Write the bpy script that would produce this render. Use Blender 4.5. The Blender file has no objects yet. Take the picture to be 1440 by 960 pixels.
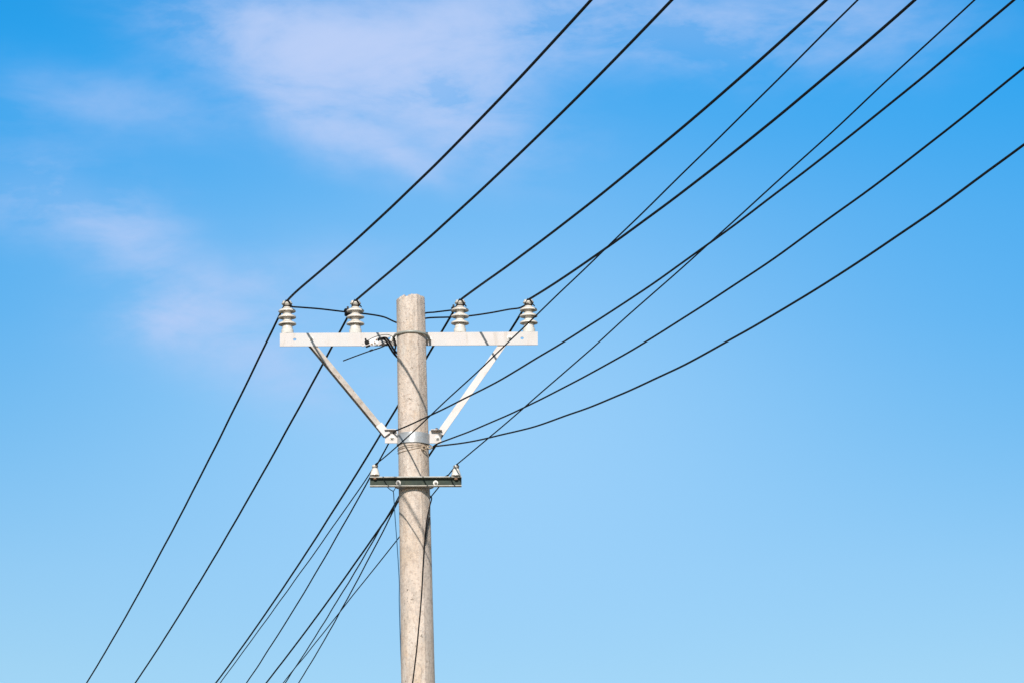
import bpy, bmesh, math, random
from mathutils import Vector, Matrix, noise
R = math.radians
random.seed(7)
sc = bpy.context.scene
col = sc.collection

# ------------------------------------------------------------------ camera
FOC = 6800.0                         # focal length in pixels of a 1440 px wide frame
CAM = Vector((0.0, -28.0, 1.6))
YAW, PITCH = R(1.23895), R(13.48858)
fw = Vector((math.sin(YAW) * math.cos(PITCH), math.cos(YAW) * math.cos(PITCH), math.sin(PITCH)))
rt = Vector((math.cos(YAW), -math.sin(YAW), 0.0))
up = rt.cross(fw)
cd = bpy.data.cameras.new('camera')
cam = bpy.data.objects.new('camera', cd)
col.objects.link(cam)
cam.matrix_world = Matrix(((rt.x, up.x, -fw.x, CAM.x), (rt.y, up.y, -fw.y, CAM.y), (rt.z, up.z, -fw.z, CAM.z), (0, 0, 0, 1)))
cd.sensor_width = 36.0
cd.sensor_fit = 'HORIZONTAL'
cd.lens = 36.0 * FOC / 1440.0
cd.clip_start = 0.1
cd.clip_end = 5000.0
sc.camera = cam


def at(px, py, y):
    """world point at depth y that the photograph shows at (px, py)"""
    d = fw * FOC + rt * (px - 720.0) + up * (480.0 - py)
    return CAM + d * ((y - CAM.y) / d.y)


# ------------------------------------------------------------------ sky, sun, exposure
SUN_EL, SUN_AZ = R(27), R(8.5)       # the sun stands behind the camera, a little to its left
sun_dir = Vector((-math.sin(SUN_AZ) * math.cos(SUN_EL), -math.cos(SUN_AZ) * math.cos(SUN_EL), math.sin(SUN_EL)))
world = bpy.data.worlds.new('World')
sc.world = world
world.use_nodes = True
wn = world.node_tree
for n in list(wn.nodes):
    wn.nodes.remove(n)


def N(tree, kind, **kw):
    n = tree.nodes.new(kind)
    for k, v in kw.items():
        setattr(n, k, v)
    return n


def wmath(op, a, b=None, c=None, clamp=False):
    n = N(wn, 'ShaderNodeMath', operation=op, use_clamp=clamp)
    for i, v in enumerate((a, b, c)):
        if v is None:
            continue
        if isinstance(v, (int, float)):
            n.inputs[i].default_value = v
        else:
            wn.links.new(v, n.inputs[i])
    return n.outputs[0]


L = wn.links.new
out = N(wn, 'ShaderNodeOutputWorld')
bg = N(wn, 'ShaderNodeBackground')
bg.inputs[1].default_value = 0.10
sky = N(wn, 'ShaderNodeTexSky', sky_type='NISHITA')
sky.sun_disc = False
sky.sun_elevation = SUN_EL
sky.sun_rotation = math.atan2(sun_dir.x, sun_dir.y)
sky.air_density, sky.dust_density, sky.ozone_density = 1.0, 0.6, 2.0
tc = N(wn, 'ShaderNodeTexCoord')
sep = N(wn, 'ShaderNodeSeparateXYZ')
L(tc.outputs['Generated'], sep.inputs[0])
el = wmath('ARCSINE', sep.outputs[2])
az = wmath('ARCTAN2', sep.outputs[0], sep.outputs[1])
# clear-sky tint by elevation: pale above the horizon, deeper blue higher up, dimmed overhead
ramp = N(wn, 'ShaderNodeValToRGB')
rel = wmath('DIVIDE', el, R(30), clamp=True)
L(rel, ramp.inputs[0])
TINT = [(0.0, (1.3, 1.15, 1.2)), (0.3204, (0.88, 1.075, 1.10)), (0.3598, (0.77, 1.05, 1.14)), (0.4159, (0.515, 0.977, 1.176)), (0.4581, (0.36, 0.943, 1.228)), (0.5002, (0.275, 0.944, 1.283)), (0.5564, (0.10, 0.92, 1.358)), (0.62, (0.05, 0.84, 1.30)), (0.8, (0.36, 0.42, 0.46)), (1.0, (0.40, 0.36, 0.32))]  # last stops, overhead and out of view, are dimmed to deepen the shadows
el0 = ramp.color_ramp.elements
for i, (p, c) in enumerate(TINT):
    e = el0[i] if i < 2 else el0.new(p)
    e.position = p
for e, (p, c) in zip(sorted(el0, key=lambda q: q.position), TINT):
    e.position = p
    e.color = (c[0] / 2, c[1] / 2, c[2] / 2, 1)
mul = N(wn, 'ShaderNodeVectorMath', operation='MULTIPLY')
L(sky.outputs[0], mul.inputs[0])
L(ramp.outputs[0], mul.inputs[1])
mul2 = N(wn, 'ShaderNodeVectorMath', operation='SCALE')
L(mul.outputs[0], mul2.inputs[0])
mul2.inputs['Scale'].default_value = 2.0
# thin high clouds, laid out by compass bearing and elevation
comb = N(wn, 'ShaderNodeCombineXYZ')
L(az, comb.inputs[0])
L(el, comb.inputs[1])


def wnoise(scale, detail, rough, stretch=(1, 1, 1), off=(0, 0, 0), rot=0.0, dist=0.0):
    m = N(wn, 'ShaderNodeMapping')
    m.inputs['Scale'].default_value = stretch
    m.inputs['Location'].default_value = off
    m.inputs['Rotation'].default_value = (0, 0, rot)
    L(comb.outputs[0], m.inputs[0])
    t = N(wn, 'ShaderNodeTexNoise')
    t.inputs['Scale'].default_value = scale
    t.inputs['Detail'].default_value = detail
    t.inputs['Roughness'].default_value = rough
    t.inputs['Distortion'].default_value = dist
    L(m.outputs[0], t.inputs['Vector'])
    return t


wx = wnoise(22, 5, 0.55, off=(3, 1, 0)).outputs[0]
wy = wnoise(22, 5, 0.55, off=(-4, 7, 0)).outputs[0]
WARP = 0.014
VEIL = 0.72
azw = wmath('ADD', az, wmath('MULTIPLY', wmath('SUBTRACT', wx, 0.5), WARP * 1.5))
elw = wmath('ADD', el, wmath('MULTIPLY', wmath('SUBTRACT', wy, 0.5), WARP))
# centre bearing / elevation in degrees, half sizes in degrees, tilt, density
CL = [(-1.9, 17.05, 1.2, 0.42, -12, 0.62), (-0.8, 16.85, 1.2, 0.52, -12, 1.00), (0.2, 16.65, 1.0, 0.55, -18, 0.95), (0.9, 17.2, 1.6, 0.5, 3, 0.80), (3.3, 17.20, 1.9, 0.50, -4, 0.50), (5.2, 17.3, 1.4, 0.45, 0, 0.35),
      (-1.05, 16.1, 0.75, 0.34, -38, 0.70), (-0.25, 15.75, 0.50, 0.16, -30, 0.65), (-3.6, 16.25, 1.7, 0.34, -4, 0.26), (-4.4, 15.10, 1.2, 0.42, -14, 0.42), (-3.4, 14.65, 1.0, 0.40, -34, 0.36),
      (-2.75, 13.86, 0.62, 0.30, 14, 0.75), (-1.9, 13.40, 1.3, 0.48, -14, 0.50), (0.6, 15.9, 1.3, 0.4, -6, 0.30), (-1.6, 14.2, 1.1, 0.35, 6, 0.25)]
acc = None
for ca, ce, ra, re, tilt, den in CL:
    dx = wmath('SUBTRACT', azw, R(ca))
    dy = wmath('SUBTRACT', elw, R(ce))
    c, s = math.cos(R(tilt)), math.sin(R(tilt))
    u = wmath('DIVIDE', wmath('ADD', wmath('MULTIPLY', dx, c), wmath('MULTIPLY', dy, s)), R(ra))
    v = wmath('DIVIDE', wmath('ADD', wmath('MULTIPLY', dx, -s), wmath('MULTIPLY', dy, c)), R(re))
    d2 = wmath('ADD', wmath('MULTIPLY', u, u), wmath('MULTIPLY', v, v))
    g = wmath('MULTIPLY', wmath('EXPONENT', wmath('MULTIPLY', d2, -0.9)), den)
    acc = g if acc is None else wmath('ADD', acc, g)
# broad thin haze veil across the lower middle of the view
vu = wmath('DIVIDE', wmath('SUBTRACT', az, R(0.9)), R(4.4))
vv = wmath('DIVIDE', wmath('SUBTRACT', el, R(12.4)), R(2.9))
veil = wmath('MULTIPLY', wmath('EXPONENT', wmath('MULTIPLY', wmath('ADD', wmath('MULTIPLY', vu, vu), wmath('MULTIPLY', vv, vv)), -1.0)), VEIL)
wisp = wnoise(16, 8, 0.60, stretch=(0.55, 1.5, 1), off=(1, 2, 0), rot=R(-18), dist=0.6).outputs[0]
wisp2 = wnoise(60, 8, 0.62, stretch=(0.6, 1.5, 1), off=(5, 3, 0), rot=R(-25), dist=0.3).outputs[0]
wisp = wmath('ADD', wmath('MULTIPLY_ADD', wisp, 4.2, -1.35), wmath('MULTIPLY_ADD', wisp2, 3.0, -1.5))
wisp = wmath('MAXIMUM', wisp, 0.30)
dens = wmath('MULTIPLY', acc, wisp)
dens = wmath('MULTIPLY', dens, 1.0)
dens = wmath('SUBTRACT', 1.0, wmath('EXPONENT', wmath('MULTIPLY', dens, -1.35)))
vmix = N(wn, 'ShaderNodeMix', data_type='RGBA')
L(veil, vmix.inputs['Factor'])
L(mul2.outputs[0], vmix.inputs['A'])
vmix.inputs['B'].default_value = (3.4, 6.1, 9.0, 1)
mix = N(wn, 'ShaderNodeMix', data_type='RGBA')
L(dens, mix.inputs['Factor'])
L(vmix.outputs['Result'], mix.inputs['A'])
mix.inputs['B'].default_value = (4.6, 5.8, 8.6, 1)
L(mix.outputs['Result'], bg.inputs[0])
L(bg.outputs[0], out.inputs[0])

sl = bpy.data.lights.new('sun', 'SUN')
sl.energy = 4.1
sl.angle = R(0.53)
sl.color = (1.0, 0.955, 0.89)
so = bpy.data.objects.new('sun', sl)
col.objects.link(so)
so.location = (-20, -60, 60)
so.rotation_euler = sun_dir.to_track_quat('Z', 'Y').to_euler()

sc.view_settings.view_transform = 'Standard'
sc.view_settings.look = 'None'
sc.view_settings.exposure = 0.12
sc.view_settings.gamma = 1.0
sc.view_settings.use_curve_mapping = False


# ------------------------------------------------------------------ materials
def mat(name, base, rough=0.6, metal=0.0, var=0.0, scale=8.0, bump=0.0, bscale=60.0, stain=None, stain_amt=0.5, stain_scale=3.0, stretch=(1, 1, 1), spec=0.5):
    m = bpy.data.materials.new(name)
    m.use_nodes = True
    nt = m.node_tree
    b = nt.nodes['Principled BSDF']
    b.inputs['Roughness'].default_value = rough
    b.inputs['Metallic'].default_value = metal
    b.inputs['Specular IOR Level'].default_value = spec
    t = N(nt, 'ShaderNodeTexCoord')
    mp = N(nt, 'ShaderNodeMapping')
    mp.inputs['Scale'].default_value = stretch
    nt.links.new(t.outputs['Object'], mp.inputs[0])
    n1 = N(nt, 'ShaderNodeTexNoise')
    n1.inputs['Scale'].default_value = scale
    n1.inputs['Detail'].default_value = 8
    n1.inputs['Roughness'].default_value = 0.65
    nt.links.new(mp.outputs[0], n1.inputs['Vector'])
    r = N(nt, 'ShaderNodeValToRGB')
    lo = tuple(max(0, x * (1 - var)) for x in base)
    hi = tuple(min(1, x * (1 + var)) for x in base)
    r.color_ramp.elements[0].position = 0.3
    r.color_ramp.elements[1].position = 0.7
    r.color_ramp.elements[0].color = (*lo, 1)
    r.color_ramp.elements[1].color = (*hi, 1)
    nt.links.new(n1.outputs[0], r.inputs[0])
    last = r.outputs[0]
    if stain:
        n2 = N(nt, 'ShaderNodeTexNoise')
        n2.inputs['Scale'].default_value = stain_scale
        n2.inputs['Detail'].default_value = 6
        n2.inputs['Roughness'].default_value = 0.6
        nt.links.new(mp.outputs[0], n2.inputs['Vector'])
        r2 = N(nt, 'ShaderNodeValToRGB')
        r2.color_ramp.elements[0].position = 0.48
        r2.color_ramp.elements[1].position = 0.68
        r2.color_ramp.elements[1].color = (stain_amt,) * 3 + (1,)
        nt.links.new(n2.outputs[0], r2.inputs[0])
        mx = N(nt, 'ShaderNodeMix', data_type='RGBA')
        nt.links.new(r2.outputs[0], mx.inputs['Factor'])
        nt.links.new(last, mx.inputs['A'])
        mx.inputs['B'].default_value = (*stain, 1)
        last = mx.outputs['Result']
    nt.links.new(last, b.inputs['Base Color'])
    if bump:
        n3 = N(nt, 'ShaderNodeTexNoise')
        n3.inputs['Scale'].default_value = bscale
        n3.inputs['Detail'].default_value = 6
        nt.links.new(t.outputs['Object'], n3.inputs['Vector'])
        bp = N(nt, 'ShaderNodeBump')
        bp.inputs['Strength'].default_value = bump
        bp.inputs['Distance'].default_value = 0.004
        nt.links.new(n3.outputs[0], bp.inputs['Height'])
        nt.links.new(bp.outputs[0], b.inputs['Normal'])
    return m


def concrete():
    m = mat('weathered_concrete', (0.63, 0.53, 0.455), rough=0.9, var=0.20, scale=18, bump=0.9, bscale=120,
            stain=(0.62, 0.44, 0.29), stain_amt=0.5, stain_scale=7, stretch=(1, 1, 0.32), spec=0.2)
    nt = m.node_tree
    b = nt.nodes['Principled BSDF']
    src = b.inputs['Base Color'].links[0].from_socket
    t = N(nt, 'ShaderNodeTexCoord')

    def layer(src, scale, stretch, lo, hi, colour, amt, detail=6, rough=.6, off=0.0, mode='MIX'):
        mp = N(nt, 'ShaderNodeMapping')
        mp.inputs['Scale'].default_value = stretch
        mp.inputs['Location'].default_value = (off, off * .7, off * 1.3)
        nt.links.new(t.outputs['Object'], mp.inputs[0])
        n = N(nt, 'ShaderNodeTexNoise')
        n.inputs['Scale'].default_value = scale
        n.inputs['Detail'].default_value = detail
        n.inputs['Roughness'].default_value = rough
        nt.links.new(mp.outputs[0], n.inputs['Vector'])
        r = N(nt, 'ShaderNodeMapRange')
        r.inputs['From Min'].default_value = lo
        r.inputs['From Max'].default_value = hi
        r.inputs['To Max'].default_value = amt
        nt.links.new(n.outputs[0], r.inputs[0])
        mx = N(nt, 'ShaderNodeMix', data_type='RGBA', blend_type=mode)
        nt.links.new(r.outputs[0], mx.inputs['Factor'])
        nt.links.new(src, mx.inputs['A'])
        mx.inputs['B'].default_value = (*colour, 1)
        return mx.outputs['Result']
    s = layer(src, 45, (1, 1, 0.10), 0.55, 0.72, (0.34, 0.29, 0.24), 0.6, off=3)       # dark run-off streaks
    s = layer(s, 30, (1, 1, 0.16), 0.56, 0.75, (0.74, 0.68, 0.62), 0.6, off=9)           # pale lime streaks
    s = layer(s, 220, (1, 1, 1), 0.62, 0.72, (0.16, 0.13, 0.11), 0.6, detail=2, off=5)   # pores
    s = layer(s, 120, (1, 1, 1), 0.55, 0.75, (0.64, 0.60, 0.54), 0.5, detail=3, off=15)  # pale grit
    s = layer(s, 12, (1, 1, 0.5), 0.60, 0.75, (0.58, 0.37, 0.21), 0.6, off=21)
    s = layer(s, 5, (1, 1, 0.35), 0.50, 0.62, (0.72, 0.60, 0.52), 0.55, off=27)          # large pale patches
    s = layer(s, 22, (1, 1, 0.6), 0.55, 0.66, (0.40, 0.35, 0.31), 0.5, detail=7, off=29)   # grey stains           # rust-brown patches
    s = layer(s, 34, (1, 1, 0.8), 0.635, 0.68, (0.13, 0.10, 0.075), 0.85, detail=4, rough=.75, off=33)  # chips and cracks
    s = layer(s, 60, (1, 1, 0.9), 0.50, 0.66, (0.38, 0.29, 0.24), 0.6, detail=5, off=41)  # mottling
    nt.links.new(s, b.inputs['Base Color'])
    return m


M = dict(
    concrete=concrete(),
    galv=mat('galvanised_steel', (0.60, 0.545, 0.525), rough=0.55, metal=0.0, var=0.05, scale=9, bump=0.04, bscale=60, stain=(0.50, 0.43, 0.37), stain_amt=0.35, stain_scale=7),
    galv_dull=mat('dull_galvanised_steel', (0.51, 0.455, 0.41), rough=0.6, var=0.16, scale=30, bump=0.25, bscale=90, stain=(0.30, 0.20, 0.13), stain_amt=0.5, stain_scale=14),
    galv_grey=mat('grey_galvanised_band', (0.46, 0.47, 0.48), rough=0.42, metal=0.35, var=0.14, scale=25, bump=0.2, bscale=80, stain=(0.33, 0.28, 0.24), stain_amt=0.4, stain_scale=12),
    channel=mat('painted_steel_channel', (0.50, 0.48, 0.43), rough=0.6, var=0.25, scale=25, bump=0.2, bscale=90, stain=(0.22, 0.14, 0.08), stain_amt=0.5, stain_scale=14),
    porcelain=mat('porcelain_glaze', (0.76, 0.71, 0.65), rough=0.22, var=0.05, scale=22, stain=(0.42, 0.36, 0.28), stain_amt=0.4, stain_scale=18),
    cup=mat('cement_cup', (0.66, 0.63, 0.58), rough=0.7, var=0.12, scale=40, bump=0.3, bscale=120),
    rusty=mat('rusty_steel', (0.30, 0.17, 0.10), rough=0.8, var=0.35, scale=50, bump=0.4, bscale=120),
    bolt=mat('zinc_bolt', (0.62, 0.60, 0.57), rough=0.45, metal=0.2, var=0.15, scale=60, stain=(0.3, 0.2, 0.13), stain_amt=0.5, stain_scale=50),
    cable=mat('black_cable_sheath', (0.007, 0.0062, 0.007), rough=0.65, var=0.4, scale=12, bump=0.2, bscale=160, spec=0.18),
    wire=mat('dark_bare_wire', (0.007, 0.009, 0.014), rough=0.7, var=0.3, scale=40, spec=0.15),
    blue=mat('blue_thin_cable', (0.020, 0.085, 0.17), rough=0.55, var=0.2, scale=30, spec=0.3),
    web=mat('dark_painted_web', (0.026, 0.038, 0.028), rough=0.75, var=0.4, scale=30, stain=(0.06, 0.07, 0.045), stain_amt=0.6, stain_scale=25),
    strap=mat('grey_steel_strap', (0.38, 0.38, 0.34), rough=0.5, var=0.15, scale=30, metal=0.2),
    tie=mat('tie_wire', (0.045, 0.032, 0.024), rough=0.7, var=0.4, scale=60),
    binding=mat('binding_wire', (0.50, 0.40, 0.30), rough=0.7, var=0.3, scale=60, stain=(0.25, 0.13, 0.06), stain_amt=0.7, stain_scale=40),
    grass=mat('dry_grass', (0.11, 0.095, 0.05), rough=0.95, var=0.5, scale=0.6, bump=0.5, bscale=30, stain=(0.16, 0.12, 0.07), stain_amt=0.6, stain_scale=0.15),
)


def wear(m, specs):
    nt = m.node_tree
    b = nt.nodes['Principled BSDF']
    src = b.inputs['Base Color'].links[0].from_socket
    t = N(nt, 'ShaderNodeTexCoord')
    for scale, stretch, lo, hi, colour, amt, off in specs:
        mp = N(nt, 'ShaderNodeMapping')
        mp.inputs['Scale'].default_value = stretch
        mp.inputs['Location'].default_value = (off, off * .7, off * 1.3)
        nt.links.new(t.outputs['Object'], mp.inputs[0])
        n = N(nt, 'ShaderNodeTexNoise')
        n.inputs['Scale'].default_value = scale
        n.inputs['Detail'].default_value = 5
        nt.links.new(mp.outputs[0], n.inputs['Vector'])
        r = N(nt, 'ShaderNodeMapRange')
        r.inputs['From Min'].default_value = lo
        r.inputs['From Max'].default_value = hi
        r.inputs['To Max'].default_value = amt
        nt.links.new(n.outputs[0], r.inputs[0])
        mx = N(nt, 'ShaderNodeMix', data_type='RGBA')
        nt.links.new(r.outputs[0], mx.inputs['Factor'])
        nt.links.new(src, mx.inputs['A'])
        mx.inputs['B'].default_value = (*colour, 1)
        src = mx.outputs['Result']
    nt.links.new(src, b.inputs['Base Color'])


wear(M['galv'], [(35, (1, 1, 0.2), 0.56, 0.72, (0.44, 0.37, 0.31), 0.6, 4), (50, (1, 1, 1), 0.66, 0.72, (0.30, 0.20, 0.13), 0.7, 12), (6, (1, 1, 1), 0.50, 0.62, (0.56, 0.54, 0.53), 0.7, 20)])
wear(M['porcelain'], [(30, (1, 1, 1.6), 0.56, 0.70, (0.42, 0.32, 0.22), 0.6, 8), (14, (1, 1, 2), 0.55, 0.65, (0.58, 0.52, 0.45), 0.5, 2)])
wear(M['galv_dull'], [(12, (1, 1, 1), 0.52, 0.68, (0.36, 0.30, 0.25), 0.6, 6), (60, (1, 1, 1), 0.62, 0.70, (0.25, 0.16, 0.10), 0.7, 9)])


# ------------------------------------------------------------------ helpers
def obj(name, bm, m, parent=None, smooth=True, angle=35):
    bmesh.ops.remove_doubles(bm, verts=bm.verts, dist=1e-6)
    bmesh.ops.recalc_face_normals(bm, faces=bm.faces)
    me = bpy.data.meshes.new(name)
    if smooth:
        for f in bm.faces:
            f.smooth = True
        for e in bm.edges:
            if len(e.link_faces) == 2 and e.calc_face_angle(0) > R(angle):
                e.smooth = False
    bm.to_mesh(me)
    bm.free()
    me.materials.append(m)
    o = bpy.data.objects.new(name, me)
    col.objects.link(o)
    if parent is not None:
        o.parent = parent
        base = parent
        off = Vector((0, 0, 0))
        while base is not None:
            off += base.location
            base = base.parent
        o.location = -off
    return o


def tag(o, label=None, cat=None, group=None, kind=None):
    for k, v in (('label', label), ('category', cat), ('group', group), ('kind', kind)):
        if v:
            o[k] = v
    return o


def thing(name, loc, label, cat, group=None):
    o = bpy.data.objects.new(name, None)
    o.empty_display_size = 0.1
    col.objects.link(o)
    o.location = loc
    return tag(o, label, cat, group)


def tube(bm, pts, r, seg=8, caps=True):
    pts = [Vector(p) for p in pts]
    rs = r if isinstance(r, (list, tuple)) else [r] * len(pts)
    t0 = (pts[1] - pts[0]).normalized()
    ref = Vector((0, 0, 1)) if abs(t0.z) < 0.9 else Vector((1, 0, 0))
    nrm = (ref - t0 * ref.dot(t0)).normalized()
    rings = []
    for i, p in enumerate(pts):
        a = pts[max(i - 1, 0)]
        b = pts[min(i + 1, len(pts) - 1)]
        t = (b - a).normalized()
        nrm = (nrm - t * nrm.dot(t)).normalized()
        bi = t.cross(nrm)
        rings.append([bm.verts.new(p + (nrm * math.cos(2 * math.pi * k / seg) + bi * math.sin(2 * math.pi * k / seg)) * rs[i]) for k in range(seg)])
    for A, B in zip(rings[:-1], rings[1:]):
        for k in range(seg):
            bm.faces.new((A[k], A[(k + 1) % seg], B[(k + 1) % seg], B[k]))
    if caps:
        bm.faces.new(rings[0][::-1])
        bm.faces.new(rings[-1])
    return bm


def smooth_path(pts, n=8):
    """Catmull-Rom through the points"""
    pts = [Vector(p) for p in pts]
    P = [pts[0] * 2 - pts[1]] + pts + [pts[-1] * 2 - pts[-2]]
    o = []
    for i in range(1, len(P) - 2):
        for k in range(n):
            t = k / n
            a, b, c, d = P[i - 1], P[i], P[i + 1], P[i + 2]
            o.append(0.5 * ((2 * b) + (c - a) * t + (2 * a - 5 * b + 4 * c - d) * t * t + (3 * b - a - 3 * c + d) * t ** 3))
    o.append(pts[-1])
    return o


def lathe(bm, prof, c, axis=Vector((0, 0, 1)), seg=32):
    q = Vector((0, 0, 1)).rotation_difference(axis)
    rings = []
    for r, z in prof:
        if r < 1e-5:
            rings.append([bm.verts.new(Vector(c) + q @ Vector((0, 0, z)))])
        else:
            rings.append([bm.verts.new(Vector(c) + q @ Vector((r * math.cos(2 * math.pi * k / seg), r * math.sin(2 * math.pi * k / seg), z))) for k in range(seg)])
    for A, B in zip(rings[:-1], rings[1:]):
        for k in range(seg):
            k2 = (k + 1) % seg
            if len(A) == 1 and len(B) == 1:
                continue
            if len(A) == 1:
                bm.faces.new((A[0], B[k2], B[k]))
            elif len(B) == 1:
                bm.faces.new((A[k], A[k2], B[0]))
            else:
                bm.faces.new((A[k], A[k2], B[k2], B[k]))
    for ring in (rings[0], rings[-1]):
        if len(ring) > 1:
            bm.faces.new(ring)
    return bm


def box(bm, c, size, X=Vector((1, 0, 0)), Y=Vector((0, 1, 0)), Z=Vector((0, 0, 1)), bevel=0.0):
    c = Vector(c)
    v = [bm.verts.new(c + X * (sx * size[0] / 2) + Y * (sy * size[1] / 2) + Z * (sz * size[2] / 2)) for sx in (-1, 1) for sy in (-1, 1) for sz in (-1, 1)]
    fs = [bm.faces.new([v[i] for i in q]) for q in ((0, 1, 3, 2), (4, 6, 7, 5), (0, 4, 5, 1), (2, 3, 7, 6), (0, 2, 6, 4), (1, 5, 7, 3))]
    if bevel:
        bmesh.ops.recalc_face_normals(bm, faces=fs)
        es = list({e for f in fs for e in f.edges})
        bmesh.ops.bevel(bm, geom=es, offset=bevel, segments=2, affect='EDGES')
    return bm


def profile_bar(bm, p0, p1, prof, U, V, bevel=0.0):
    """extrude a closed 2-D outline (u, v) from p0 to p1"""
    A = [bm.verts.new(Vector(p0) + U * u + V * v) for u, v in prof]
    B = [bm.verts.new(Vector(p1) + U * u + V * v) for u, v in prof]
    n = len(prof)
    for k in range(n):
        bm.faces.new((A[k], A[(k + 1) % n], B[(k + 1) % n], B[k]))
    bm.faces.new(A[::-1])
    bm.faces.new(B)
    return bm


def hexnut(bm, c, axis, r, h):
    lathe(bm, [(r * 0.93, 0), (r, h * 0.12), (r, h * 0.85), (r * 0.85, h)], c, axis, seg=6)
    return bm


def bolt_bm(c, axis, r=0.011, stub=0.012, washer=True):
    bm = bmesh.new()
    c = Vector(c)
    if washer:
        lathe(bm, [(r * 1.55, 0), (r * 1.55, 0.003)], c, axis, 20)
    hexnut(bm, c + axis * 0.003, axis, r * 1.1, 0.010)
    lathe(bm, [(r * 0.55, 0.0), (r * 0.55, 0.013 + stub), (r * 0.4, 0.015 + stub)], c, axis, 12)
    return bm


def punched_plate(bm, x0, x1, z0, z1, holes, y0, y1, skew=0.0):
    """upright plate with round through holes; z rises by skew per metre of x"""
    loops = [[(x0, z0), (x1, z0), (x1, z1), (x0, z1)]]
    for hx, hz, rx, rz in holes:
        loops.append([(hx + rx * math.cos(2 * math.pi * k / 20), hz + rz * math.sin(2 * math.pi * k / 20)) for k in range(20)])
    es = []
    for lp in loops:
        vs = [bm.verts.new((x, y0, z + skew * x)) for x, z in lp]
        es += [bm.edges.new((vs[k], vs[(k + 1) % len(vs)])) for k in range(len(vs))]
    r = bmesh.ops.triangle_fill(bm, edges=es, use_beauty=True)
    fs = [g for g in r['geom'] if isinstance(g, bmesh.types.BMFace)]
    ex = bmesh.ops.extrude_face_region(bm, geom=fs)
    bmesh.ops.translate(bm, verts=[g for g in ex['geom'] if isinstance(g, bmesh.types.BMVert)], vec=(0, y1 - y0, 0))
    return bm


FRONT = Vector((0, -1, 0))

# ------------------------------------------------------------------ the ground
bm = bmesh.new()
n = 40
vs = {}
for i in range(n + 1):
    for j in range(n + 1):
        x = (i / n - .5) * 2
        y = (j / n - .5) * 2
        x = math.copysign(abs(x) ** 2.2, x) * 1500
        y = math.copysign(abs(y) ** 2.2, y) * 1500
        vs[i, j] = bm.verts.new((x, y, 0.0))
for i in range(n):
    for j in range(n):
        bm.faces.new((vs[i, j], vs[i + 1, j], vs[i + 1, j + 1], vs[i, j + 1]))
tag(obj('ground', bm, M['grass']), kind='structure')

# ------------------------------------------------------------------ the pole
TOP = 8.588
BASE = Vector((0.206, 0, 0))


def pole_x(z):
    return 0.206 * (1 - z / TOP)


def pole_r(z):
    return 0.0845 + 0.0061 * (TOP - z)


SEAM = R(-90 + 26)                 # casting seam, right of the middle as the camera sees it


def pole_surface(th, z):
    r = pole_r(z)
    a = (th - R(-90) + math.pi) % (2 * math.pi) - math.pi      # angle from the camera-facing side
    s = math.degrees(a)
    if 26 < s < 82:
        rc = math.cos(R(28)) / math.cos(R(s - 54))
        r *= 1 - 0.55 * (1 - rc)
    r += 0.0016 * math.exp(-((s - 26) / 2.0) ** 2)
    p = Vector((math.cos(th) * 3, math.sin(th) * 3, z * 4))
    r += 0.0016 * noise.noise(p) + 0.0007 * noise.noise(p * 5)
    return r


pole = thing('utility_pole', BASE, 'weathered pale concrete pole with a steel crossarm, two braces and four ribbed insulators', 'utility pole')
bm = bmesh.new()
SEG = 128
zs = [0.0, 0.5, 1, 2, 3, 4, 5, 5.6]
z = 5.9
while z < TOP - 0.03:
    zs.append(z)
    z += 0.03
rings = []
for z in zs:
    rings.append([bm.verts.new((pole_x(z) + math.cos(2 * math.pi * k / SEG) * pole_surface(2 * math.pi * k / SEG, z),
                                math.sin(2 * math.pi * k / SEG) * pole_surface(2 * math.pi * k / SEG, z), z)) for k in range(SEG)])
# broken, rounded rim
for q, (dz, f) in enumerate(((0.010, 1.0), (0.019, 0.992), (0.026, 0.972), (0.029, 0.93), (0.027, 0.80), (0.022, 0.5))):
    ring = []
    for k in range(SEG):
        th = 2 * math.pi * k / SEG
        z0 = TOP - 0.030 + dz
        r = pole_surface(th, TOP) * f
        nx, ny = math.cos(th), math.sin(th)
        w = noise.noise(Vector((nx * 2.3, ny * 2.3, 0.4))) * 0.003 + noise.noise(Vector((nx * 9, ny * 9, q * 0.6))) * 0.0018
        w += -0.020 * max(0, -nx - 0.25)                       # the left edge has crumbled lower
        a = math.degrees((th - R(-90) + math.pi) % (2 * math.pi) - math.pi)
        if abs(a + 19) < 8 and q >= 1:                         # chip in the rim
            r *= 0.90
            w -= 0.012
        if abs(a + 4) < 5 and q >= 2:
            r *= 0.95
            w -= 0.004
        ring.append(bm.verts.new((nx * r, ny * r, z0 + w * (1 if q > 0 else 0.3))))
    rings.append(ring)
for A, B in zip(rings[:-1], rings[1:]):
    for k in range(SEG):
        bm.faces.new((A[k], A[(k + 1) % SEG], B[(k + 1) % SEG], B[k]))
bm.faces.new(rings[-1])
shaft = obj('shaft', bm, M['concrete'], pole, angle=60)

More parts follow.
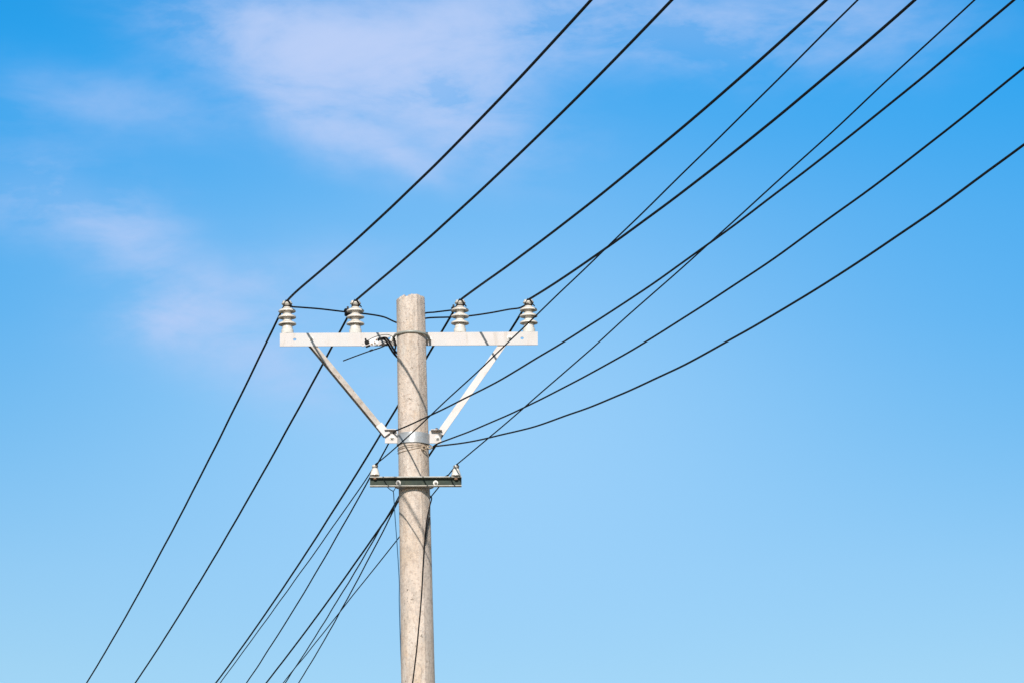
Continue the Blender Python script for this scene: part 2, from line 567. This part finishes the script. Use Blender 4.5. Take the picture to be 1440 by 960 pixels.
# upper crossarm: a steel angle behind the pole, upright flange to the front
ARM_Y = 0.100
IY = 0.137                         # the insulators' axis
skew = 0.011
zt, zb = 8.394, 8.3135
bm = bmesh.new()
hz = (zt + zb) / 2 + 0.001
punched_plate(bm, -0.779, 0.762, zb, zt, [(-0.690, hz, .010, .008), (0.668, hz, .010, .008), (-0.122, hz + .004, .013, .008)], ARM_Y, ARM_Y + 0.007, skew)
profile_bar(bm, (-0.779, 0, skew * -0.779), (0.762, 0, skew * 0.762), [(ARM_Y + 0.0072, zt - 0.007), (ARM_Y + 0.078, zt - 0.007), (ARM_Y + 0.078, zt), (ARM_Y + 0.0072, zt)], Vector((0, 1, 0)), Vector((0, 0, 1)))
arm = tag(obj('crossarm', bm, M['galv'], pole, smooth=False), 'long pale steel crossarm carrying four ribbed insulators')
for bx in (-0.592, 0.592):
    obj('bolt', bolt_bm((bx, ARM_Y, hz + skew * bx + 0.004), FRONT, r=0.009, stub=0.004), M['bolt'], arm, angle=30)
# U-bolt round the pole front holding the arm
zu = 8.352
rr = pole_r(zu) + 0.0095
cx = pole_x(zu)
bm = bmesh.new()
path = [(cx - rr - 0.012, ARM_Y + 0.03, zu), (cx - rr - 0.012, ARM_Y - 0.002, zu), (cx - rr - 0.010, 0.05, zu)]
for k in range(0, 25):
    a = math.pi + math.pi * k / 24
    path.append((cx + math.cos(a) * (rr + 0.001), math.sin(a) * (rr + 0.001) + 0.004, zu + 0.002 * math.sin(a * 3)))
path += [(cx + rr + 0.010, 0.05, zu), (cx + rr + 0.012, ARM_Y - 0.002, zu), (cx + rr + 0.012, ARM_Y + 0.03, zu)]
tube(bm, path, 0.0074, 10)
ub = obj('u_bolt', bm, M['strap'], pole)
for s in (-1, 1):
    obj('nut', bolt_bm((cx + s * (rr + 0.012), ARM_Y - 0.0005, zu), FRONT, r=0.011, stub=0.0), M['bolt'], ub, angle=30)

# insulators on the arm
AX = [at(403, 468, .13).x, at(499.5, 468, .13).x, at(647, 468, .13).x, at(743, 468, .13).x]
PROF = [(0.0345, 0.0), (0.0365, 0.002), (0.0365, 0.025), (0.0350, 0.028)]
POR = [(0.0318, 0.0275), (0.0322, 0.040), (0.0295, 0.056), (0.0270, 0.064), (0.034, 0.0635), (0.044, 0.0605), (0.0500, 0.0585), (0.0535, 0.0595), (0.0545, 0.0630),
       (0.0520, 0.0675), (0.042, 0.0735), (0.0290, 0.0800), (0.0240, 0.0880), (0.0235, 0.0990), (0.0260, 0.1055), (0.034, 0.1050), (0.044, 0.1020), (0.0495, 0.1000),
       (0.0528, 0.1010), (0.0536, 0.1045), (0.0510, 0.1090), (0.041, 0.1150), (0.0285, 0.1210), (0.0235, 0.1290), (0.0230, 0.1370), (0.0255, 0.1430), (0.034, 0.1425),
       (0.0435, 0.1398), (0.0488, 0.1380), (0.0520, 0.1390), (0.0526, 0.1425), (0.0500, 0.1470), (0.039, 0.1540), (0.0270, 0.1600), (0.0205, 0.1660), (0.0185, 0.1730),
       (0.0215, 0.1790), (0.0290, 0.1825), (0.0330, 0.1870), (0.0320, 0.1915), (0.0260, 0.1950), (0.0, 0.1955)]
INS_LABEL = ['ribbed insulator at the left end of the crossarm', 'ribbed insulator next to the pole on its left side', 'ribbed insulator next to the pole on its right side',
             'ribbed insulator at the right end of the crossarm']
WIRE_Z = []
random.seed(3)
for i, x in enumerate(AX):
    zb0 = zt + skew * x + 0.0003
    c = Vector((x, IY, zb0))
    bm = bmesh.new()
    lean = Vector(((-0.026, -0.006, 0.004, -0.022)[i], (0.01, -0.01, 0.012, 0.0)[i], 1)).normalized()
    cb = c - Vector((lean.x, lean.y, 0)) * 0.195
    lathe(bm, POR, cb, lean, seg=40)
    # two saddle humps either side of the top groove
    for s in (-1, 1):
        ring = []
        for (hy, hr, hzz) in ((-0.022, 0.004, 0.1955), (-0.015, 0.0085, 0.198), (0, 0.0105, 0.199), (0.015, 0.0085, 0.198), (0.022, 0.004, 0.1955)):
            ring.append(((x + s * 0.0175, IY + hy, zb0 + hzz - 0.002), hr))
        tube(bm, [p for p, r_ in ring], [r_ for p, r_ in ring], 12)
    ins = tag(obj('insulator', bm, M['porcelain'], pole, angle=50), INS_LABEL[i])
    bm = bmesh.new()
    lathe(bm, PROF, cb, lean, seg=32)
    obj('base_cup', bm, M['cup'], ins, angle=40)
    # tie wire round the neck and over the conductor
    bm = bmesh.new()
    pts = []
    for k in range(0, 61):
        a = 2 * math.pi * 2.3 * k / 60 + i
        pts.append((x + math.cos(a) * 0.0215, IY + math.sin(a) * 0.0215, zb0 + 0.168 + 0.008 * k / 60 + 0.001 * math.sin(a * 2)))
    tube(bm, pts, 0.0024, 6)
    zw = zb0 + 0.2035
    tube(bm, smooth_path([(x + 0.006, IY - 0.030, zw + .001), (x + .014, IY - 0.030, zb0 + .190), (x + 0.024, IY - 0.022, zb0 + .176), (x + 0.031, IY - 0.030, zb0 + .166), (x + .036, IY - 0.034, zb0 + .157)], 5), 0.0036, 6)
    tube(bm, smooth_path([(x + 0.004, IY - 0.034, zw + .003), (x + .010, IY - 0.040, zb0 + .193), (x + 0.022, IY - 0.026, zb0 + .180), (x + 0.024, IY - 0.0, zb0 + .174)], 5), 0.0030, 6)
    tube(bm, smooth_path([(x - 0.004, IY - 0.034, zw + .003), (x - .010, IY - 0.036, zb0 + .194), (x - 0.020, IY - 0.020, zb0 + .176), (x - 0.022, IY, zb0 + .173)], 5), 0.0020, 6)
    obj('tie_wire', bm, M['tie'], ins)
    WIRE_Z.append(zw)

# braces: steel angles from the arm down to the pole band


def brace(top, bot, rho, side, wB, wA, m, label):
    top, bot = Vector(top), Vector(bot)
    ax = (bot - top).normalized()
    f = (FRONT - ax * FRONT.dot(ax)).normalized()
    g = f.cross(ax)
    if g.z < 0:
        g = -g                                   # points up and away from the pole's foot
    nB = (f * math.cos(rho) + g * math.sin(rho)).normalized()
    wb = (g * math.cos(rho) - f * math.sin(rho)).normalized()
    t = 0.0045
    t = 0.003
    rear = 0.014
    prof = [(-wB / 2, 0), (wB / 2, 0), (wB / 2, -wA), (-wB / 2 + rear, -wA), (-wB / 2 + rear, -wA + t), (wB / 2 - t, -wA + t), (wB / 2 - t, -t), (-wB / 2, -t)]
    bm = bmesh.new()
    profile_bar(bm, top, bot, prof, wb, nB)
    # flattened foot plate
    return tag(obj('brace', bm, m, pole, smooth=False), label)


EAR_Y = -0.018
bl_top, bl_bot = at(433, 476, ARM_Y + 0.017), at(543, 609, EAR_Y - 0.010)
b1 = brace(bl_top, bl_bot, R(27), -1, 0.036, 0.044, M['galv_dull'], 'dull stained diagonal brace left of the pole')
b2 = brace(at(711, 478, ARM_Y + 0.017), at(619, 609, EAR_Y - 0.008), R(10), 1, 0.043, 0.032, M['galv'], 'clean pale diagonal brace right of the pole')
bm = bmesh.new()
ax = (bl_bot - bl_top).normalized()
sd = ax.cross(FRONT).normalized()
box(bm, bl_bot - ax * 0.03 + FRONT * 0.006, (0.085, 0.042, 0.006), ax, sd, FRONT, bevel=0.0015)
obj('foot_plate', bm, M['galv'], b1, smooth=False)

# band round the pole with bolted ears
zc = 7.715
bm = bmesh.new()
cx = pole_x(zc)
prof = []
seg = 72
rin, rout, hh = pole_r(zc) + 0.001, pole_r(zc) + 0.0085, 0.0325
rings = [[bm.verts.new((cx + r * math.cos(2 * math.pi * k / seg), r * math.sin(2 * math.pi * k / seg), zc + dz)) for k in range(seg)]
         for r, dz in ((rin, -hh), (rout - .001, -hh), (rout, -hh + .001), (rout, hh - .001), (rout - .001, hh), (rin, hh))]
for i in range(6):
    A, B = rings[i], rings[(i + 1) % 6]
    for k in range(seg):
        bm.faces.new((A[k], A[(k + 1) % seg], B[(k + 1) % seg], B[k]))
band = tag(obj('brace_band', bm, M['galv_grey'], pole, angle=40), 'grey steel band bolted round the pole at the feet of the braces')
for s in (-1, 1):
    x0, x1 = (cx + s * (rout - 0.004), cx + s * 0.168) if s < 0 else (cx + rout - 0.004, cx + 0.166)
    bm = bmesh.new()
    box(bm, ((x0 + x1) / 2, EAR_Y, 7.7305), (abs(x1 - x0), 0.006, 0.078), bevel=0.001)
    box(bm, ((x0 + x1) / 2 + s * 0.006, EAR_Y - 0.0195, 7.7685), (abs(x1 - x0) - 0.006, 0.034, 0.005), bevel=0.001)
    ear = obj('ear', bm, M['galv'], band, smooth=False)
    bx = at(551, 616, EAR_Y).x if s < 0 else at(615, 616, EAR_Y).x
    obj('bolt', bolt_bm((bx, EAR_Y - 0.003, 7.724), FRONT, r=0.010, stub=0.005), M['bolt'], band, angle=30)
bm = hexnut(bmesh.new(), (at(614, 604, -.04).x, EAR_Y - 0.02, 7.7712), Vector((0, 0, 1)), 0.008, 0.009)
obj('nut', bm, M['rusty'], band, angle=30)

# binding wire wrapped below the band
bm = bmesh.new()
for j, (z0, tilt, sag) in enumerate(((7.668, 0.008, 0.004), (7.660, 0.013, 0.012), (7.648, 0.019, 0.020))):
    cxx = pole_x(z0)
    rb = pole_r(z0) + 0.0035
    tube(bm, [(cxx + rb * math.cos(a), rb * math.sin(a), z0 + tilt * math.cos(a) + sag * 0.3 * math.sin(2 * a + j)) for a in [2 * math.pi * k / 48 for k in range(49)]], 0.0017, 6, caps=False)
obj('binding_wire', bm, M['binding'], pole)

# lower channel arm
CY = -pole_r(7.44) - 0.0075
ch_z0, ch_z1, t = 7.4085, 7.4665, 0.0055
xa, xb = -0.234, 0.306
bm = bmesh.new()
dep = 0.034
profile_bar(bm, (xa, CY, 0), (xb, CY, 0.004), [(0, ch_z0), (0, ch_z1), (-dep, ch_z1), (-dep, ch_z1 - t), (-0.0045, ch_z1 - t), (-0.0045, ch_z0 + t), (-dep, ch_z0 + t), (-dep, ch_z0)], Vector((0, 1, 0)), Vector((0, 0, 1)))
chan = tag(obj('channel_arm', bm, M['channel'], pole, smooth=False), 'short dark steel channel across the pole under the band')
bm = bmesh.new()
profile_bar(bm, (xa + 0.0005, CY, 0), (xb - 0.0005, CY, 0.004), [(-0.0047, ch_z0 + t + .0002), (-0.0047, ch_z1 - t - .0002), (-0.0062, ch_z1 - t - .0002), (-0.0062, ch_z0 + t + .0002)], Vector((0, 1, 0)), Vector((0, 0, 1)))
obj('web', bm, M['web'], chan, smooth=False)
for bx in (at(560, 678, CY).x, at(612.5, 678, CY).x):
    o = obj('bolt', bolt_bm((bx, CY - 0.0062, (ch_z0 + ch_z1) / 2 - 0.002), FRONT, r=0.0095, stub=0.020), M['bolt'], chan, angle=30)
# the U-bolt legs behind the channel
bm = bmesh.new()
zz = (ch_z0 + ch_z1) / 2 - 0.002
cxx, rb = pole_x(zz), pole_r(zz) + 0.006
xl, xr = at(560, 678, CY).x, at(612.5, 678, CY).x
tube(bm, [(xl, CY - 0.03, zz), (xl - .001, -0.02, zz)] + [(cxx + (rb + .014) * math.cos(a), rb * math.sin(a), zz) for a in [math.pi - math.pi * k / 20 for k in range(21)]] + [(xr + .001, -0.02, zz), (xr, CY - 0.03, zz)], 0.0055, 8)
obj('u_bolt', bm, M['galv_grey'], pole)

# pin insulators on the channel
PIN = []
for i, px in enumerate((527.2, 641.4)):
    c = Vector((at(px, 665, -0.12).x, -0.12, ch_z1))
    bm = bmesh.new()
    lathe(bm, [(0.008, 0.0075), (0.022, 0.0070), (0.0275, 0.0066), (0.0295, 0.0085), (0.0290, 0.0120), (0.0250, 0.026), (0.0205, 0.042), (0.0165, 0.0500), (0.0135, 0.0530), (0.0135, 0.0565),
               (0.0170, 0.0595), (0.0185, 0.0640), (0.0175, 0.0685), (0.0120, 0.0720), (0.0, 0.0730)], c, seg=32)
    ins = tag(obj('pin_insulator', bm, M['porcelain'], pole, angle=50), 'small white bell insulator on the %s end of the channel arm' % ('left', 'right')[i])
    bm = bmesh.new()
    lathe(bm, [(0.011, -0.0052), (0.011, -0.0125)], c - Vector((0, 0, 0.0008)), seg=6)
    lathe(bm, [(0.0055, -0.016), (0.0055, 0.010)], c, seg=12)
    lathe(bm, [(0.012, 0.0004), (0.012, 0.0035)], c, seg=16)
    obj('pin', bm, M['rusty'], ins)
    bm = bmesh.new()
    tube(bm, [(c.x + math.cos(a) * 0.0152, c.y + math.sin(a) * 0.0152, c.z + 0.0548 + .0012 * math.sin(a)) for a in [2 * math.pi * 1.7 * k / 40 for k in range(41)]], 0.0019, 6)
    tube(bm, smooth_path([(c.x + .014, c.y - .008, c.z + .055), (c.x + .016, c.y - .018, c.z + .066), (c.x + .002, c.y - .022, c.z + .071), (c.x + .006, c.y - .034, c.z + .066), (c.x + .012, c.y - .04, c.z + .074)], 5), 0.0019, 6)
    obj('tie_wire', bm, M['tie'], ins)
    PIN.append(c + Vector((0.002, 0, 0.072)))


# ------------------------------------------------------------------ the wires
SPAN = 42.0


def span_pts(P0, azd, h, s, sign, shift=None, n=260, tmax=1.0):
    """points of a sagging span of 42 m; sign +1 comes towards the camera, -1 leads away"""
    a = R(azd)
    d = Vector((math.sin(a), -math.cos(a), 0)) * sign
    o = []
    for k in range(n + 1):
        t = (k / n) ** 1.5 * tmax
        o.append(Vector(P0) + d * (SPAN * t) + Vector((0, 0, h * t - 4 * s * t * (1 - t))))
    return o


def wire(name, fwd, back, mid, r, m, label, cat, group):
    amp = 0.0035 if r < 0.006 else 0.0015

    def uneven(ps):
        o = []
        for p in ps:
            w = amp * min(1.0, (p - ps[0]).length / 0.8)
            q = Vector((p.y * 1.1, r * 900, label.__len__() * 0.37))
            o.append(p + Vector((noise.noise(q), 0, noise.noise(q + Vector((5, 9, 2))))) * w)
        return o
    pts = (list(reversed(uneven(back))) if back else []) + [Vector(p) for p in mid] + (uneven(fwd) if fwd else [])
    # drop doubled points
    q = [pts[0]]
    for p in pts[1:]:
        if (p - q[-1]).length > 0.004:
            q.append(p)
    bm = bmesh.new()
    tube(bm, q, r, 8)
    return tag(obj(name, bm, m), label, cat, group)


G1 = 'thick conductors strung over the crossarm'
F = [(10.5, 1.617, 1.603), (10.5, 1.162, 1.335), (10.5, 1.259, 1.454), (10.5, 2.097, 1.663)]
B = [(7.7, 2.53, 0.562), (7.7, 2.393, 0.562), (7.7, 2.255, 0.688), (7.7, 1.875, 0.588)]
PF = [(-0.7359, 8.6093), (-0.3174, 8.6072), (0.3026, 8.6105), (0.7223, 8.6128)]
LB = ['thick black overhead conductor over the left end insulator, leftmost of the four',
      'thick black overhead conductor over the insulator just left of the pole',
      'thick black overhead conductor over the insulator just right of the pole',
      'thick black overhead conductor over the right end insulator, rightmost of the four']
for i in range(4):
    P0 = Vector((PF[i][0], IY, PF[i][1] + 0.0017))
    S = Vector((AX[i] + 0.0005, IY, WIRE_Z[i] + 0.002))
    f = span_pts(P0, *F[i], 1)
    b = span_pts(P0, *B[i], -1)
    # ease from the saddle to the span within the first half metre
    f = [p + (S - P0) * math.exp(-(p - P0).length / 0.25) for p in f]
    b = [p + (S - P0) * math.exp(-(p - P0).length / 0.25) for p in b]
    wire('overhead_conductor', f[1:], b[1:], [S], 0.0069, M['cable'], LB[i], 'power line', G1)

G2 = 'service cables tied to the pole band'
G3 = 'thin wires on the bell insulators'
# cable over the front of the pole, round its left side, leading away
fa = span_pts((-0.0687, -0.1000, 7.7549), 10.0, 0.994, 1.743, 1)
ba = span_pts((-0.1237, 0.10, 7.7208), 7.7, 3.378, 1.192, -1)
fa = [p + Vector((0, -0.004, 0)) for p in fa]
wire('service_cable', fa, ba[1:], smooth_path([(-0.1237, 0.10, 7.7208), (-0.116, 0.05, 7.735), (-0.098, -0.02, 7.752), (-0.083, -0.07, 7.757)], 4), 0.0046, M['cable'],
     'black service cable crossing the pole front just above the band, uppermost of three', 'service cable', G2)
fb = span_pts((0.1754, -0.06, 7.6874), 10.5, 2.558, 2.16, 1)
bb = span_pts((0.092, 0.11, 7.6807), 5, 3.527, 0.365, -1)
wire('service_cable', fb, bb[1:], smooth_path([(0.092, 0.11, 7.6807), (0.128, 0.055, 7.680), (0.142, 0.0, 7.679), (0.155, -0.035, 7.682)], 4), 0.0046, M['cable'],
     'black service cable from the right of the band, middle one of three', 'service cable', G2)
fc = span_pts((0.1502, -0.06, 7.6657), 9.0, 1.613, 2.486, 1)
bc = span_pts((0.0961, 0.11, 7.7154), 5, 3.793, 0.711, -1)
wire('service_cable', fc, bc[1:], smooth_path([(0.0961, 0.11, 7.7154), (0.125, 0.065, 7.695), (0.131, 0.0, 7.670), (0.139, -0.035, 7.664)], 4), 0.0046, M['cable'],
     'black service cable from the right of the band, the lowest and most sagging of three', 'service cable', G2)
for i, (pf, ff, bk, lab) in enumerate((((-0.2015, -0.11, 7.5332), (10.5, -0.207, 0.411), (7.7, 1.904, 0.237), 'thin dark wire over the left bell insulator, passing in front of the pole'),
                                       ((0.274, -0.11, 7.5397), (10.5, -0.06, 0.429), (7.7, 1.147, 0.03), 'thin dark wire over the right bell insulator, passing behind the pole'))):
    P0 = Vector(pf)
    S = PIN[i] + Vector((0, 0.0, 0.004))
    f = [p + (S - P0) * math.exp(-(p - P0).length / 0.3) for p in span_pts(P0, *ff, 1)]
    b = [p + (S - P0) * math.exp(-(p - P0).length / 0.3) for p in span_pts(P0, *bk, -1)]
    wire('thin_wire', f[1:], b[1:], [S], 0.0036, M['wire'], lab, 'thin wire', G3)


def cable(name, pts, r, m, label, cat, group=None, n=8):
    bm = bmesh.new()
    tube(bm, smooth_path(pts, n), r, 8)
    return tag(obj(name, bm, m), label, cat, group)


# jumpers between the conductors, behind the insulators
cable('jumper_wire', [at(400, 427, .30), at(408, 431, .28), at(425, 432.5, .30), at(450, 434.5, .40), at(480, 438, .52), at(500, 440, .48), at(520, 442.2, .40), at(540, 446, .30), at(556, 453, .22),
                      at(575, 459, .18), at(590, 451, .18), at(602, 447.2, .20), at(634, 446, .28), at(660, 444.3, .30), at(690, 440, .30), at(715, 435.3, .30), at(731, 433, .30), at(742, 427, .34)],
      0.0050, M['cable'], 'long black jumper drooping behind the pole between the end insulators', 'jumper cable', 'jumper cables behind the pole head')
cable('jumper_wire', [at(641, 434, .30), at(636, 436, .30), at(629, 437, .29), at(618, 438.3, .27), at(610, 439.3, .23), at(598, 440.5, .17), at(585, 446, .13), at(575, 465, .125), at(568, 485, .12), at(563, 500, .11)],
      0.0050, M['cable'], 'short black jumper from the insulator right of the pole to behind it', 'jumper cable', 'jumper cables behind the pole head')


def connector(c, ax, size, label):
    bm = bmesh.new()
    ax = ax.normalized()
    s = ax.cross(Vector((0, 0, 1))).normalized()
    u = s.cross(ax)
    box(bm, c, size, ax, s, u, bevel=0.004)
    box(bm, Vector(c) + u * size[2] * .45, (size[0] * .5, size[1] * 1.35, size[2] * .35), ax, s, u, bevel=0.003)
    o = tag(obj('wire_connector', bm, M['cable'], angle=30), label, 'wire connector', 'piercing connectors on the conductors')
    bm = bmesh.new()
    lathe(bm, [(0.006, 0), (0.006, size[2] * .9 + .012), (0.004, size[2] * .9 + .014)], Vector(c) - u * size[2] * .2, u, 6)
    obj('bolt', bm, M['tie'], o)
    return o


def on_back(i, y):
    azd, h, s = B[i]
    d = (y - IY) / math.cos(R(azd))
    t = d / SPAN
    return Vector((PF[i][0] - math.sin(R(azd)) * d, y, PF[i][1] + 0.0017 + h * t - 4 * s * t * (1 - t)))


bdir = Vector((-math.sin(R(7.7)), math.cos(R(7.7)), 0))
connector(on_back(1, 0.50) + Vector((-0.014, 0, 0.002)), bdir, (0.075, 0.032, 0.034), 'black connector lump left of the insulator beside the pole')
connector(on_back(2, 0.42) + Vector((-0.004, 0, 0.004)), bdir, (0.060, 0.020, 0.026), 'black connector just left of the insulator right of the pole')

# anchoring clamp hanging in front of the arm, left of the pole
cpos = at(519, 482.5, 0.03)
clamp = thing('cable_clamp', cpos, 'small pale metal cable clamp with rusty eye hanging before the crossarm left of the pole', 'cable clamp')
ca = (at(531, 477.5, 0.03) - at(511, 485, 0.03)).normalized()
cu = ca.cross(FRONT)
if cu.z < 0:
    cu = -cu
bm = bmesh.new()
box(bm, at(525.8, 480.2, 0.022), (0.044, 0.006, 0.036), ca, FRONT, cu, bevel=0.0015)
box(bm, at(525.8, 480.2, 0.044), (0.044, 0.006, 0.036), ca, FRONT, cu, bevel=0.0015)
obj('cheek_plate', bm, M['galv_grey'], clamp, smooth=False)
for q, (px, py) in enumerate(((523, 483.3), (527, 481.8), (529, 477.6))):
    bm = bmesh.new()
    lathe(bm, [(0.0052, 0), (0.0052, 0.005), (0.0040, 0.006)], at(px, py, 0.0188), FRONT, 12)
    obj('rivet', bm, M['rusty'], clamp)
bm = bmesh.new()
box(bm, at(516, 481.5, 0.033), (0.026, 0.020, 0.022), ca, FRONT, cu, bevel=0.003)
box(bm, at(517.5, 486.5, 0.033), (0.030, 0.016, 0.010), ca, FRONT, cu, bevel=0.003)
box(bm, at(514.2, 477.5, 0.033), (0.010, 0.018, 0.014), ca, FRONT, cu, bevel=0.002)
obj('jaw', bm, M['cable'], clamp, smooth=False)
bm = bmesh.new()
c0 = at(510.3, 484.6, 0.03)
seg = 24
A = [[bm.verts.new(c0 + (ca * math.cos(2 * math.pi * k / seg) + cu * math.sin(2 * math.pi * k / seg)) * r + FRONT * dy) for k in range(seg)] for r, dy in ((.0045, .005), (.0115, .005), (.0115, -.005), (.0045, -.005))]
for i in range(4):
    for k in range(seg):
        bm.faces.new((A[i][k], A[i][(k + 1) % seg], A[(i + 1) % 4][(k + 1) % seg], A[(i + 1) % 4][k]))
obj('eye', bm, M['galv'], clamp)
bm = bmesh.new()
tube(bm, smooth_path([at(515, 481, .03), at(519, 477.8, .02), at(528, 473.4, .02), at(538, 471.0, .04), at(546, 470.8, .05), at(552, 473.5, .03), at(556, 476, .0)], 6), 0.0022, 6)
tube(bm, smooth_path([at(531, 477, .03), at(540, 474.5, .03), at(548, 480, .05), at(553, 479, .04), at(556, 476, .02)], 6), 0.0020, 6)
obj('hanger_wire', bm, M['tie'], clamp)
bm = bmesh.new()
tube(bm, smooth_path([at(482.5, 507, -.070), at(500, 500.4, -.05), at(520, 493.2, -.02), at(536, 488, .01), at(546, 483, .045)], 5), 0.0036, 8)
box(bm, at(522, 492.3, -.016), (0.022, 0.012, 0.010), ca, FRONT, cu, bevel=0.002)
obj('tail_rod', bm, M['cable'], clamp, angle=40)

G4 = 'fat cables bending down beside the pole head'
cable('feeder_cable', [at(530, 479.5, .032), at(535, 476.8, .028), at(541, 477.5, .025), at(546, 484, .025), at(550, 491, .03), at(554.5, 497.5, .045), at(562, 505, .098), at(572, 512, .115)],
      0.0062, M['cable'], 'fat black cable from the clamp, lower of two bending behind the pole', 'feeder cable', G4)
cable('feeder_cable', [at(531, 477, .045), at(537, 475.3, .045), at(543.5, 475.6, .045), at(549, 483, .045), at(553, 490, .05), at(557, 495, .06), at(563, 500, .10), at(570, 500, .118)],
      0.0062, M['cable'], 'fat black cable from the clamp, upper of two bending behind the pole', 'feeder cable', G4)
cable('cable_loop', [at(553.5, 474, .03), at(555.8, 481, .03), at(556.2, 488, .035), at(554.8, 494, .045), at(556, 499, .06)], 0.0050, M['cable'],
      'short black cable loop hugging the left edge of the pole head', 'cable loop')

# tap wire from the right bell insulator to the pole
cable('tap_wire', [at(637, 660, -.11), at(631, 666.5, -.085), at(622, 671.5, -.05), at(613, 677, -.02), at(607, 684, .03), at(600, 690, .1)], 0.0028, M['wire'],
      'short thin tap wire drooping from the right bell insulator to the pole', 'tap wire')


def skin_pt(px, py, gap):
    """point just off the pole's surface where the photograph shows (px, py)"""
    y = -0.09
    for _ in range(6):
        p = at(px, py, y)
        rr_ = pole_r(p.z) + gap
        dx = p.x - pole_x(p.z)
        y = -math.sqrt(max(rr_ * rr_ - dx * dx, 1e-5))
    return at(px, py, y)


pts = [at(604, 696, .09), at(607.0, 700, .02)] + [skin_pt(px, py, .0045) for px, py in ((604, 712), (600.3, 730), (598.6, 745), (597, 762), (594.6, 800), (593.4, 825), (591, 858), (588, 890), (585.6, 915), (580.6, 956), (578, 975))]
z = pts[-1].z
while z > 0.25:
    z -= 0.35
    cxp = pole_x(z)
    dx = -0.045 + 0.02 * math.sin(z * 2.1)
    rr_ = pole_r(z) + 0.008
    pts.append(Vector((cxp + dx, -math.sqrt(rr_ ** 2 - dx ** 2), z)))
cable('down_cable', pts, 0.0036, M['cable'], 'black cable running down the front of the concrete pole', 'down cable', n=5)
pts = [skin_pt(604.6, 727, .001), skin_pt(602.8, 732, .004), skin_pt(600.6, 741, .006), skin_pt(599.0, 752, .012), skin_pt(597.6, 762, .014)]  # dark strand modelled on the pole in place of a cast shadow line
cable('shadow_strand', pts, 0.0034, M['cable'], 'short dark strand standing in for a shadow line right of the down cable', 'shadow strand', n=5)
pts = [at(544.5, 684, -.04), at(549, 688, -.03), at(553, 691, -.02), at(554, 702, -.01), at(555.8, 730, 0), at(558.2, 762, 0), at(560.6, 800, 0), at(561.6, 822, 0), at(561.4, 842, 0), at(562.2, 875, 0), at(563.6, 920, 0), at(565, 962, 0)]
z = pts[-1].z
while z > 0.25:
    z -= 0.5
    pts.append(Vector((pole_x(z) - pole_r(z) - 0.008, 0, z)))
cable('blue_cable', pts, 0.0026, M['blue'], 'thin blue cable hanging along the left edge of the pole', 'thin cable', n=5)
cable('cable_stub', [at(556.6, 682, -.05), at(555.5, 686.5, -.035), at(553.2, 690.2, -.022)], 0.0024, M['wire'], 'tiny wire stub under the channel joining the thin blue cable', 'wire stub', n=5)

# knots where the service cables are tied off, right of the band
for k, (px, py, y, lab) in enumerate(((604.5, 628.5, -.06, 'rusty wire knot at the right edge of the pole under the band'), (596, 629.5, -.088, 'rusty wire knot on the pole front under the band'))):
    c = at(px, py, y)
    bm = bmesh.new()
    random.seed(11 + k)
    pp = []
    for j in range(26):
        a = j * 1.15
        pp.append(c + Vector((0.013 * math.cos(a) + random.uniform(-.004, .004), 0.006 * math.sin(a * 1.3) - .004, 0.009 * math.sin(a) + random.uniform(-.003, .003))))
    tube(bm, smooth_path(pp, 4), 0.0022, 6)
    tag(obj('wire_knot', bm, M['binding']), lab, 'wire knot', 'wire knots under the band')
